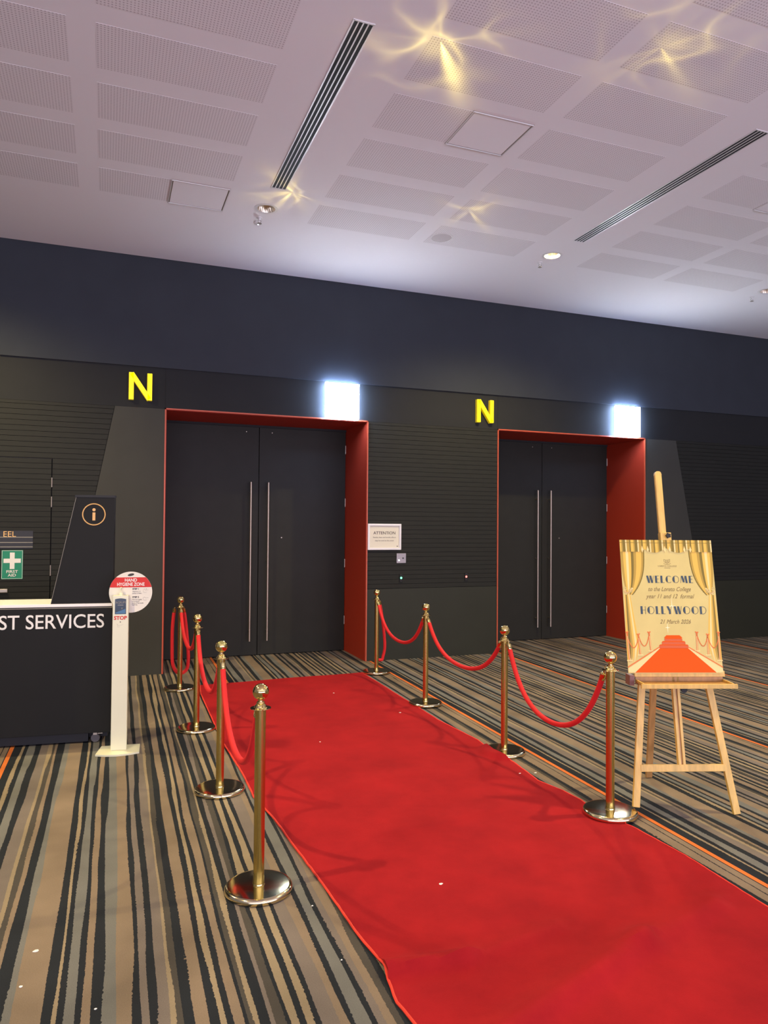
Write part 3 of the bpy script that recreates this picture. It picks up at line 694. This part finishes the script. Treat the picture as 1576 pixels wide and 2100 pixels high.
# added patterned spots at the feet stand in for brass glints on the ceiling
def glint(src, dst, power, spread, seed, stretch=(1, 1), rot=0):
    dv = (Vector(dst) - Vector(src)).normalized() * .10; src = (src[0] + dv.x, src[1] + dv.y)
    o = lamp('glint_stand_in', 'SPOT', (*src, .05), power, (1.0, 0.80, 0.18), spot_size=R(spread), spot_blend=1.0, shadow_soft_size=0.004)
    d = Vector((*dst, ZC)) - Vector((*src, .05)); o.rotation_euler = d.to_track_quat('-Z', 'Y').to_euler()
    L_ = o.data; L_.use_nodes = True; nt = L_.node_tree; N = nt.nodes; K = nt.links; em = N['Emission']
    tc = N.new('ShaderNodeTexCoord'); mp = N.new('ShaderNodeMapping'); mp.inputs['Location'].default_value = (seed, seed * 1.7, 0); mp.inputs['Rotation'].default_value = (0, 0, rot)
    mp.inputs['Scale'].default_value = (11 * stretch[0], 11 * stretch[1], 1); K.new(tc.outputs['Normal'], mp.inputs[0])
    n = N.new('ShaderNodeTexNoise'); n.inputs['Scale'].default_value = 1.0; n.inputs['Detail'].default_value = 0.6; K.new(mp.outputs[0], n.inputs['Vector'])
    def mt(op, a, c):
        q = N.new('ShaderNodeMath'); q.operation = op
        for i, v in enumerate((a, c)):
            if isinstance(v, (int, float)): q.inputs[i].default_value = v
            else: K.new(v, q.inputs[i])
        return q.outputs[0]
    web = mt('POWER', mt('MAXIMUM', mt('SUBTRACT', 1.0, mt('MULTIPLY', mt('ABSOLUTE', mt('SUBTRACT', n.outputs['Fac'], 0.5), 0), 6.0)), 0.0), 5.0)
    sx = N.new('ShaderNodeSeparateXYZ'); K.new(tc.outputs['Normal'], sx.inputs[0])
    r2 = mt('ADD', mt('MULTIPLY', sx.outputs[0], sx.outputs[0]), mt('MULTIPLY', sx.outputs[1], sx.outputs[1]))
    fall = mt('POWER', 2.718, mt('MULTIPLY', r2, -1.0 / (math.tan(R(spread) / 2) ** 2 * .09)))
    vn = N.new('ShaderNodeVectorMath'); vn.operation = 'MULTIPLY'; K.new(tc.outputs['Normal'], vn.inputs[0]); vn.inputs[1].default_value = (1, 1, 0)
    off = N.new('ShaderNodeVectorMath'); off.operation = 'ADD'; K.new(vn.outputs[0], off.inputs[0]); off.inputs[1].default_value = (.012, -.008, 0)
    nn = N.new('ShaderNodeVectorMath'); nn.operation = 'NORMALIZE'; K.new(off.outputs[0], nn.inputs[0])
    n2 = N.new('ShaderNodeTexNoise'); n2.inputs['Scale'].default_value = 1.5; n2.inputs['Detail'].default_value = 1.0
    ad = N.new('ShaderNodeVectorMath'); ad.operation = 'ADD'; K.new(nn.outputs[0], ad.inputs[0]); ad.inputs[1].default_value = (seed, seed, seed); K.new(ad.outputs[0], n2.inputs['Vector'])
    rays = mt('POWER', mt('MAXIMUM', mt('MULTIPLY', mt('SUBTRACT', n2.outputs['Fac'], 0.42), 4.0), 0.0), 3.0)
    rr = mt('SQRT', r2, 0); r0 = math.tan(R(spread) / 2)
    ray_f = mt('MULTIPLY', rays, mt('POWER', 2.718, mt('MULTIPLY', rr, -1 / (r0 * .22))))
    core = mt('POWER', 2.718, mt('MULTIPLY', r2, -1 / (r0 * .10) ** 2))
    tot = mt('ADD', mt('MULTIPLY', mt('MULTIPLY', web, fall), 0.35), mt('ADD', mt('MULTIPLY', ray_f, 1.0), mt('MULTIPLY', core, 0.25)))
    K.new(tot, em.inputs['Strength'])
glint(SP[7], (1.85, -4.38), 2200, 26, 3.1)
glint(SP[0], (3.18, -4.95), 1800, 24, 8.3)
glint(SP[1], (3.2, -2.42), 1600, 17, 1.7)
glint(SP[5], (1.46, -2.10), 1600, 18, 6.4)

# ------------------------------------------------------------------ velvet ropes
RL = []
def rope_thing(pts, d0, d1, label):
    t = thing('velvet_rope', label, 'rope', (0, 0, 0), 0, 'red velvet ropes on the stanchions')
    o = Vector(pts[0]); t.location = (o.x, o.y, 0); off = Vector((o.x, o.y, 0)); P = [Vector(p) - off for p in pts]
    b = MB(); b.tube(P, .0165, 14); b.build('rope_body', M['rope'], t, True)
    for a, c in ((P[0], P[1]), (P[-1], P[-2])):
        d = (c - a).normalized(); b = MB()
        b.tube([a - d * .028, a - d * .026, a + d * .012, a + d * .014], [.014, .0185, .0185, .017], 16)
        cap = b.build('end_cap', M['brass'], t, True)
        b = MB(); q = a - d * .028
        b.tube([q, q - d * .006 + Vector((0, 0, .004)), q - d * .010 + Vector((0, 0, .014)), q - d * .004 + Vector((0, 0, .020)), q + d * .004 + Vector((0, 0, .016))], .0035, 8)
        b.lathe([(0, -.007), (.005, -.005), (.007, 0), (.005, .005), (0, .007)], 12, c=tuple(q - d * .004)); b.build('hook', M['brass'], cap, True)
def sag_rope(A, B, zs, label, n=44):
    A, B = Vector((*A, 0)), Vector((*B, 0)); d = (B - A).normalized(); a = A + d * .072; c = B - d * .072; zt = .775; pts = []
    for k in range(n + 1):
        u = k / n; s = abs(2 * u - 1)
        us = u - .018 * math.sin(2 * math.pi * u)
        p = a.lerp(c, us); z = zs + (zt - zs) * (math.cosh(2.0 * s) - 1) / (math.cosh(2.0) - 1) ; pts.append((p.x, p.y, z))
    rope_thing(pts, 0, 0, label)
sag_rope(SP[0], SP[1], .413, 'red velvet rope hanging between the two nearest left stanchions')
sag_rope(SP[1], SP[2], .484, 'red velvet rope between the second and third left stanchions')
sag_rope(SP[2], SP[3], .547, 'red velvet rope between the two farthest left stanchions')
sag_rope(SP[4], SP[5], .474, 'red velvet rope between the two farthest right stanchions')
sag_rope(SP[5], SP[6], .496, 'red velvet rope between the second and third right stanchions')
sag_rope(SP[6], SP[7], .378, 'red velvet rope hanging beside the easel between the two nearest right stanchions')
def loop_rope(c, xa, xb, zb, label, yoff, top=.775):
    # hangs as a closed U from one collar
    kp = [(c[0] + xa * .8, c[1] + yoff, top), (c[0] + xa, c[1] + yoff, .62), (c[0] + xa * 1.02, c[1] + yoff, .42), (c[0] + xa * .92, c[1] + yoff, .25), (c[0] + xa * .45, c[1] + yoff, zb + .025),
          (c[0] + (xa + xb) * .5 + .01, c[1] + yoff, zb), (c[0] + xb * .85, c[1] + yoff, zb + .04), (c[0] + xb, c[1] + yoff * .9, .27), (c[0] + xb * .95, c[1] + yoff * .9, .40), (c[0] + xb * .72, c[1] + yoff * .8, .6), (c[0] + xb * .45, c[1] + yoff * .8, .776)]
    P = [Vector(k) for k in kp]; pts = []
    for i in range(len(P) - 1):
        p0, p1, p2, p3 = P[max(0, i - 1)], P[i], P[i + 1], P[min(len(P) - 1, i + 2)]
        for q in range(6):
            u = q / 6; pts.append(.5 * ((2 * p1) + (p2 - p0) * u + (2 * p0 - 5 * p1 + 4 * p2 - p3) * u * u + (3 * p1 - p0 - 3 * p2 + p3) * u ** 3))
    pts.append(P[-1]); rope_thing(pts, 0, 0, label)
loop_rope(SP[3], -.072, .085, .145, 'dark red velvet rope looped down from the farthest left stanchion', .055)
loop_rope(SP[4], .028, .118, .135, 'red velvet rope looped down from the farthest right stanchion', .055)

# ------------------------------------------------------------------ easel
EA = math.atan2(-.316, .949); TL = R(11)
et = thing('wooden_easel', 'light beech studio easel holding the welcome poster', 'easel', (3.145, -5.085, 0), EA)
def lean(s, t, n=0.0): # coordinates in the leaning plane; n is towards the viewer
    return Vector((s, t * math.sin(TL) - n * math.cos(TL), t * math.cos(TL) + n * math.sin(TL)))
LM = Matrix.Rotation(-TL, 4, 'X')   # local: x=s, y=-n, z=t
def bar(p, q, w, d, name, m, parent=et, bev=.003):
    p, q = Vector(p), Vector(q); ax = (q - p); ln = ax.length; ax.normalize(); x = Vector((1, 0, 0)); y = ax.cross(x).normalized(); x = y.cross(ax).normalized()
    mx = Matrix((( x.x, y.x, ax.x, p.x), (x.y, y.y, ax.y, p.y), (x.z, y.z, ax.z, p.z), (0, 0, 0, 1)))
    b = MB(); b.box(-w / 2, w / 2, -d / 2, d / 2, 0, ln, bev=bev, mx=mx); return b.build(name, m, parent)
bar(lean(-.291, .047, 0), lean(-.105, 1.56, 0), .040, .022, 'front_leg', M['wood'])
bar(lean(.297, .004, 0), lean(.085, 1.56, 0), .040, .022, 'front_leg', M['wood'])
bar((.04, .63, .004), lean(-.02, 1.50, -.03), .040, .022, 'rear_leg', M['wood_shade'])
b = MB(); b.box(-.252, .252, -.014, .010, .240, .280, mx=LM, bev=.003); b.build('crossbar', M['wood'], et)
b = MB()
for s in (-1, 1): b.box(-.004 + s * .0135 - .0075, -.004 + s * .0135 + .0075, -.012, .012, .255, 1.42, mx=LM)
b.box(-.010, .002, .004, .009, .255, 1.42, mx=LM)
for k in range(26): b.box(-.009, .001, -.004, .004, .29 + k * .043, .295 + k * .043, mx=LM)
b.build('slotted_rail', M['wood'], et)
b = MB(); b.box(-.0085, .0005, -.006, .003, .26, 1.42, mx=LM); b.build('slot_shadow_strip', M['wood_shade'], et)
b = MB(); b.box(-.034, .010, -.024, -.002, .80, 2.02, mx=LM, bev=.006)
b.prism([(-.034, 2.018), (.010, 2.018), (.005, 2.036), (-.004, 2.042), (-.020, 2.042), (-.029, 2.036)], 1, -.024, -.002, mx=LM); b.build('mast', M['wood'], et)
b = MB(); b.box(-.034, .034, -.036, .004, 1.57, 1.648, mx=LM, bev=.004); cl = b.build('top_clamp', M['wood'], et)
b = MB()
kx = Matrix.Translation((0, 0, 0)) @ LM @ Matrix.Translation((.008, -.036, 1.625)) @ Matrix.Rotation(R(90), 4, 'X')
b.lathe([(.006, 0), (.006, .012), (0, .012)], 12, mx=kx)
star = [((.018 if k % 2 else .013) * math.cos(k * R(36)), (.018 if k % 2 else .013) * math.sin(k * R(36))) for k in range(10)]
b.prism(star, 2, .010, .020, mx=kx); b.build('knob', M['rubber'], cl)
# tray
b = MB()
b.box(-.255, .292, -.028, -.012, .778, .812, mx=LM, bev=.002)
b.build('back_rail', M['wood'], et)
b = MB(); b.box(-.245, .285, -.012, -.004, .735, .80, mx=LM); b.build('tray_back', M['wood_shade'], et)
TZ = Matrix.Translation(lean(0, .775, .02))
b = MB(); b.box(-.245, .285, -.115, .0, -.032, -.026, mx=TZ); b.build('tray_floor', M['wood_shade'], et)
b = MB(); b.box(-.262, .305, -.130, -.114, -.040, -.014, mx=TZ, bev=.002); b.build('front_rail', M['wood'], et)
for x in (-.245, .285):
    b = MB(); b.box(x - .005, x + .005, -.115, .0, -.026, -.012, mx=TZ, bev=.001); b.build('tray_side', M['wood'], et)
b = MB(); b.box(-.29, -.262, -.02, .05, -.045, .015, mx=TZ, bev=.002); b.build('side_block', mat('purplish wood block', (.22, .10, .08), .5), et)
b = MB(); kz = TZ @ Matrix.Translation((-.004, -.10, -.05)) @ Matrix.Rotation(R(90), 4, 'X'); b.lathe([(0, 0), (.018, 0), (.018, .012), (0, .012)], 14, mx=kz); b.build('tray_knob', M['rubber'], et)

# ------------------------------------------------------------------ poster
PW, PH = .572, .800
pm = Matrix.Translation((3.145, -5.085, 0)) @ Matrix.Rotation(EA, 4, 'Z') @ LM @ Matrix.Translation((-.297, -.040, .798))
po = bpy.data.objects.new('welcome_poster', None); COL.objects.link(po); po.matrix_world = pm @ Matrix.Translation((PW / 2, 0, 0))
tag(po, 'printed welcome poster with gold curtains and an orange carpet, on the easel', 'poster')
def U(u, v): return ((u - .5) * PW, (1 - v) * PH)
class Art(MB):
    def poly(s, pts, layer, m): s.prism([U(*p) for p in pts], 1, -.0032 - layer * .00035, -.003 - layer * .00035 + .0003, m)
    def line(s, pts, w, layer, m):
        for (a, c) in zip(pts, pts[1:]):
            A = Vector((a[0] * PW, a[1] * PH)); C_ = Vector((c[0] * PW, c[1] * PH)); d = (C_ - A)
            if d.length < 1e-6: continue
            d.normalize(); n = Vector((-d.y, d.x)) * w / 2; A -= d * w * .3; C_ += d * w * .3
            s.poly([((q.x) / PW, q.y / PH) for q in (A + n, C_ + n, C_ - n, A - n)], layer, m)
b = MB(); b.box(-PW / 2, PW / 2, -.0032, .001, 0, PH); b.build('board', M['p_cream'], po)
a = Art()
# curtains: strips between an outer and an inner edge
def up_in(v): # inner edge of upper curtain as a function of v .08..42
    k = (v - .08) / .34; return .255 - .02 * k - .135 * k ** 3.2
stripe = ['p_gold2', 'p_gold', 'p_light', 'p_gold', 'p_olive', 'p_gold2', 'p_gold', 'p_gold', 'p_gold2']
n = len(stripe)
for mir in (0, 1):
    F = (lambda u: u) if not mir else (lambda u: 1 - u)
    VV = [.08 + .34 * i / 14 for i in range(15)]
    for s_ in range(n):
        for v0, v1 in zip(VV, VV[1:]):
            def e(v, f):
                k = (v - .08) / .34; o = .0 + .045 * k ** 3; inn = up_in(v); return o + (inn - o) * f
            a.poly([(F(e(v0, s_ / n)), v0), (F(e(v0, (s_ + 1) / n)), v0), (F(e(v1, (s_ + 1) / n)), v1), (F(e(v1, s_ / n)), v1)], 1, M[stripe[s_]])
    a.line([(F(up_in(v)), v) for v in VV], .006, 2, M['p_olive'])
    # lower curtain
    low = ['p_gold', 'p_olive', 'p_gold2', 'p_gold', 'p_light', 'p_gold']
    for s_ in range(6):
        f0, f1 = s_ / 6, (s_ + 1) / 6
        a.poly([(F(.015 + .06 * f0), .42), (F(.015 + .06 * f1), .42), (F(0 + .135 * f1), .80), (F(0 + .135 * f0), .80)], 1, M[low[s_]])
        a.poly([(F(.135 * f0), .80), (F(.135 * f1), .80), (F(.11 * f1), .90 - .04 * f1), (F(.11 * f0), .92)], 1, M[low[s_]])
    # tie back
    for k in range(9): a.line([(F(.012 + .010 * k), .385 + .022 * math.sin(k * .42)), (F(.022 + .010 * k), .385 + .022 * math.sin((k + 1) * .42))], .010, 3, M['p_light'])
    for cu, cv in ((.022, .375), (.085, .388)):
        a.line([(F(cu + .018 * math.cos(q * .8)), cv + .013 * math.sin(q * .8)) for q in range(8)], .005, 4, M['p_cream'])
    # small stanchions and ropes of the picture
    posts = [(.245, .700, .835), (.130, .715, .865), (.012, .70, .905)]
    for (pu, v0, v1) in posts:
        a.line([(F(pu), v0), (F(pu + .01), v1)], .009, 4, M['p_rope'])
        a.line([(F(pu + .003), v0 + .03), (F(pu + .012), v1)], .003, 5, M['p_light'])
        a.line([(F(pu - .014), v0 - .002), (F(pu), v0 + .008), (F(pu + .014), v0 - .004)], .006, 5, M['p_rope'])
        a.line([(F(pu - .016), v1 + .002), (F(pu + .036), v1 + .002)], .006, 5, M['p_light'])
    for (u0, v0, u1, v1) in ((.245, .72, .135, .735), (.128, .745, .015, .735)):
        a.line([(F(u0 + (u1 - u0) * k / 8), v0 + (v1 - v0) * k / 8 + .075 * (1 - (2 * k / 8 - 1) ** 2)) for k in range(9)], .005, 4, M['p_rope'])
    # borders of the carpet
    a.poly([(F(.34), .815), (F(.355), .815), (F(.07), .995), (F(.0), .99), (F(.0), .965)], 4, M['p_light'])
    a.line([(F(.34), .812), (F(.0), .955)], .006, 5, M['p_rope'])
# valance
m = 34
vk = ['p_gold', 'p_olive', 'p_gold2', 'p_light', 'p_olive', 'p_gold2']
def val_h(u):
    if u < .24 or u > .76: return .092
    x = ((u - .24) % .26) / .26
    return .062 + .036 * math.sin(math.pi * x)
for k in range(m * 2):
    u0, u1 = k / (2 * m), (k + 1) / (2 * m)
    a.poly([(u0, 0), (u1, 0), (u1, val_h(u1)), (u0, val_h(u0))], 6, M[vk[(k * 5 + k // 3) % 6]])
a.line([(u / 20, .022) for u in range(21)], .0025, 7, M['p_olive'])
for u in (.24, .30, .485, .54, .70, .765): a.poly([(u - .012, .075), (u, .045), (u + .012, .075), (u, .098)], 7, M['p_light'])
# carpet and steps
a.poly([(.355, .815), (.645, .815), (.955, .995), (.045, .995)], 3, M['p_orange'])
for (w0, v0, v1) in ((.155, .790, .817), (.125, .765, .790), (.095, .742, .765)):
    a.poly([(.5 - w0, v0 + .006), (.5 + w0, v0 + .006), (.5 + w0, v1), (.5 - w0, v1)], 5, M['p_orange2'])
    a.poly([(.5 - w0 + .012, v0), (.5 + w0 - .012, v0), (.5 + w0, v0 + .007), (.5 - w0, v0 + .007)], 6, M['p_orange'])
a.poly([(.43, .722), (.57, .722), (.60, .742), (.40, .742)], 5, M['p_orange'])
# four-ray sparkles
for (u, v, r) in ((.515, .505, .055), (.45, .665, .035)):
    q_ = .0035; a.poly([(u, v - r * 1.3), (u + q_, v - q_), (u + r * .8, v), (u + q_, v + q_), (u, v + r * 1.3), (u - q_, v + q_), (u - r * .8, v), (u - q_, v - q_)], 1, M['p_star'])
# crest: a small shield with ribbon
a.line([(.468, .150), (.500, .156), (.532, .150), (.530, .168), (.500, .184), (.470, .168), (.468, .150)], .0022, 1, M['p_grey'])
for du, dv in ((-.012, .162), (.012, .162), (-.009, .171), (.009, .171)): a.poly([(.5 + du - .006, dv - .003), (.5 + du + .006, dv - .003), (.5 + du + .006, dv + .003), (.5 + du - .006, dv + .003)], 1, M['p_grey'])
a.line([(.462, .180), (.48, .188), (.52, .188), (.538, .180)], .002, 1, M['p_grey'])
for k in range(6): a.line([(.468 + k * .011, .216), (.474 + k * .011, .216)], .003, 1, M['p_grey'])
a.build('artwork', None, po)
def ptext(s, u, v, size, m, **kw): # baseline at v
    x, z = U(u, v); text('lettering', s, size, m, po, Matrix.Translation((x, -.0040, z)) @ Matrix.Rotation(R(90), 4, 'X'), extrude=.0002, **kw)
ptext('LORETO COLLEGE', .5, .206, .0125, M['p_grey'], spacing=1.15)
ptext('to the Loreto College', .50, .392, .037, M['p_grey'], shear=.4, xs=.80)
ptext('year 11 and 12  formal', .50, .446, .037, M['p_grey'], shear=.4, xs=.86)
ptext('21 March 2026', .535, .636, .036, M['p_grey'], shear=.4, xs=.86)
# art deco capitals: thick stems and hair lines
def deco(word, u0, u1, vb, cap):
    TH, TN = .30, .055
    def ln(x0, y0, x1, y1, w): return [(x0 - w / 2, y0), (x0 + w / 2, y0), (x1 + w / 2, y1), (x1 - w / 2, y1)]
    def rc_(x0, x1, y0, y1): return [(x0, y0), (x1, y0), (x1, y1), (x0, y1)]
    def arc_(cx, cy, r, a0, a1, w, n=14):
        out = []
        for k in range(n):
            p, q = R(a0 + (a1 - a0) * k / n), R(a0 + (a1 - a0) * (k + 1) / n)
            out.append([(cx + r * math.cos(p), cy + r * math.sin(p)), (cx + r * math.cos(q), cy + r * math.sin(q)), (cx + (r - w) * math.cos(q), cy + (r - w) * math.sin(q)), (cx + (r - w) * math.cos(p), cy + (r - w) * math.sin(p))])
        return out
    def cres(cx, cy, r, x1): # filled part of a disc left of x1
        pts = []; a0 = math.degrees(math.acos((x1 - cx) / r))
        for k in range(15): an = R(a0 + (360 - 2 * a0) * k / 14); pts.append((cx + r * math.cos(an), cy + r * math.sin(an)))
        return [pts]
    G = {
        'W': (1.15, [ln(.15, 1, .38, 0, TH), ln(.42, 0, .58, 1, TN), ln(.62, 1, .84, 0, TH), ln(.90, 0, 1.10, 1, TN)]),
        'E': (.66, [rc_(0, TH, 0, 1), rc_(TH, .6, .94, 1), rc_(TH, .54, .50, .56), rc_(TH, .62, 0, .06)]),
        'L': (.62, [rc_(0, TH, 0, 1), rc_(TH, .58, 0, .06)]),
        'C': (.86, arc_(.5, .5, .5, 45, 315, TN) + cres(.5, .5, .5, .30)),
        'O': (1.04, arc_(.5, .5, .5, 0, 360, TN, 26) + cres(.5, .5, .5, .34)),
        'M': (1.12, [ln(.03, 0, .17, 1, TN), ln(.27, 1, .50, .1, TH), ln(.53, .1, .72, 1, TN), ln(.80, 1, .94, 0, TH)]),
        'H': (.80, [rc_(0, TH, 0, 1), rc_(TH, .68, .48, .54), rc_(.66, .72, 0, 1)]),
        'Y': (.86, [ln(.15, 1, .42, .42, TH), ln(.78, 1, .46, .42, TN), rc_(.30, .56, 0, .45)]),
        'D': (.98, [rc_(0, TH, 0, 1), rc_(TH, .44, .94, 1), rc_(TH, .44, 0, .06)] + arc_(.42, .5, .5, -90, 90, TN)),
    }
    GAP = .16; tot = sum(G[c][0] for c in word) + GAP * (len(word) - 1)
    xs_ = (u1 - u0) * PW / (tot * cap)
    x = U(u0, 0)[0]; zb = U(0, vb)[1]; b = MB()
    for c in word:
        wd, polys = G[c]
        for p in polys: b.face([(x + q[0] * cap * xs_, -.0042, zb + q[1] * cap) for q in p])
        x += (wd + GAP) * cap * xs_
    b.build('lettering', M['p_blue'], po)
deco('WELCOME', .262, .768, .330, .044)
deco('HOLLYWOOD', .175, .885, .565, .047)

# ------------------------------------------------------------------ paper scraps
def scrap(x, y, z, s, label, group):
    rr = random.Random(int(x * 1000)); b = MB(); k = 7; top = []; h = .003
    pts = [(s * (.6 + .5 * rr.random()) * math.cos(2 * math.pi * i / k), s * .7 * (.5 + .6 * rr.random()) * math.sin(2 * math.pi * i / k)) for i in range(k)]
    v = [b.bm.verts.new((p[0], p[1], rr.uniform(0.0005, h))) for p in pts]; lo = [b.bm.verts.new((p[0] * .95, p[1] * .95, 0)) for p in pts]; c = b.bm.verts.new((0, 0, h * 1.3))
    for i in range(k): j = (i + 1) % k; b.bm.faces.new((v[i], v[j], c)); b.bm.faces.new((v[i], lo[i], lo[j], v[j]))
    b.bm.faces.new(lo[::-1])
    o = b.build('paper_scrap', M['scrap'], None); o.location = (x, y, z); tag(o, label, 'litter', group)
for x, y, s in ((.86, -5.32, .006), (-.23, -5.28, .012), (-.26, -5.5, .009), (-.01, -5.72, .006), (.86, -5.74, .005), (2.72, -4.17, .014)):
    scrap(x, y, .0003, s, 'tiny white paper scrap lying on the striped carpet', 'paper scraps on the striped carpet')
for x, y, s in ((1.46, -5.35, .013), (2.11, -1.53, .012), (2.44, -2.45, .012), (2.6, -4.17, .009), (1.54, -3.05, .009)):
    scrap(x, y, height(x, y) + .0005, s, 'tiny white paper scrap lying on the red carpet', 'paper scraps on the red carpet')
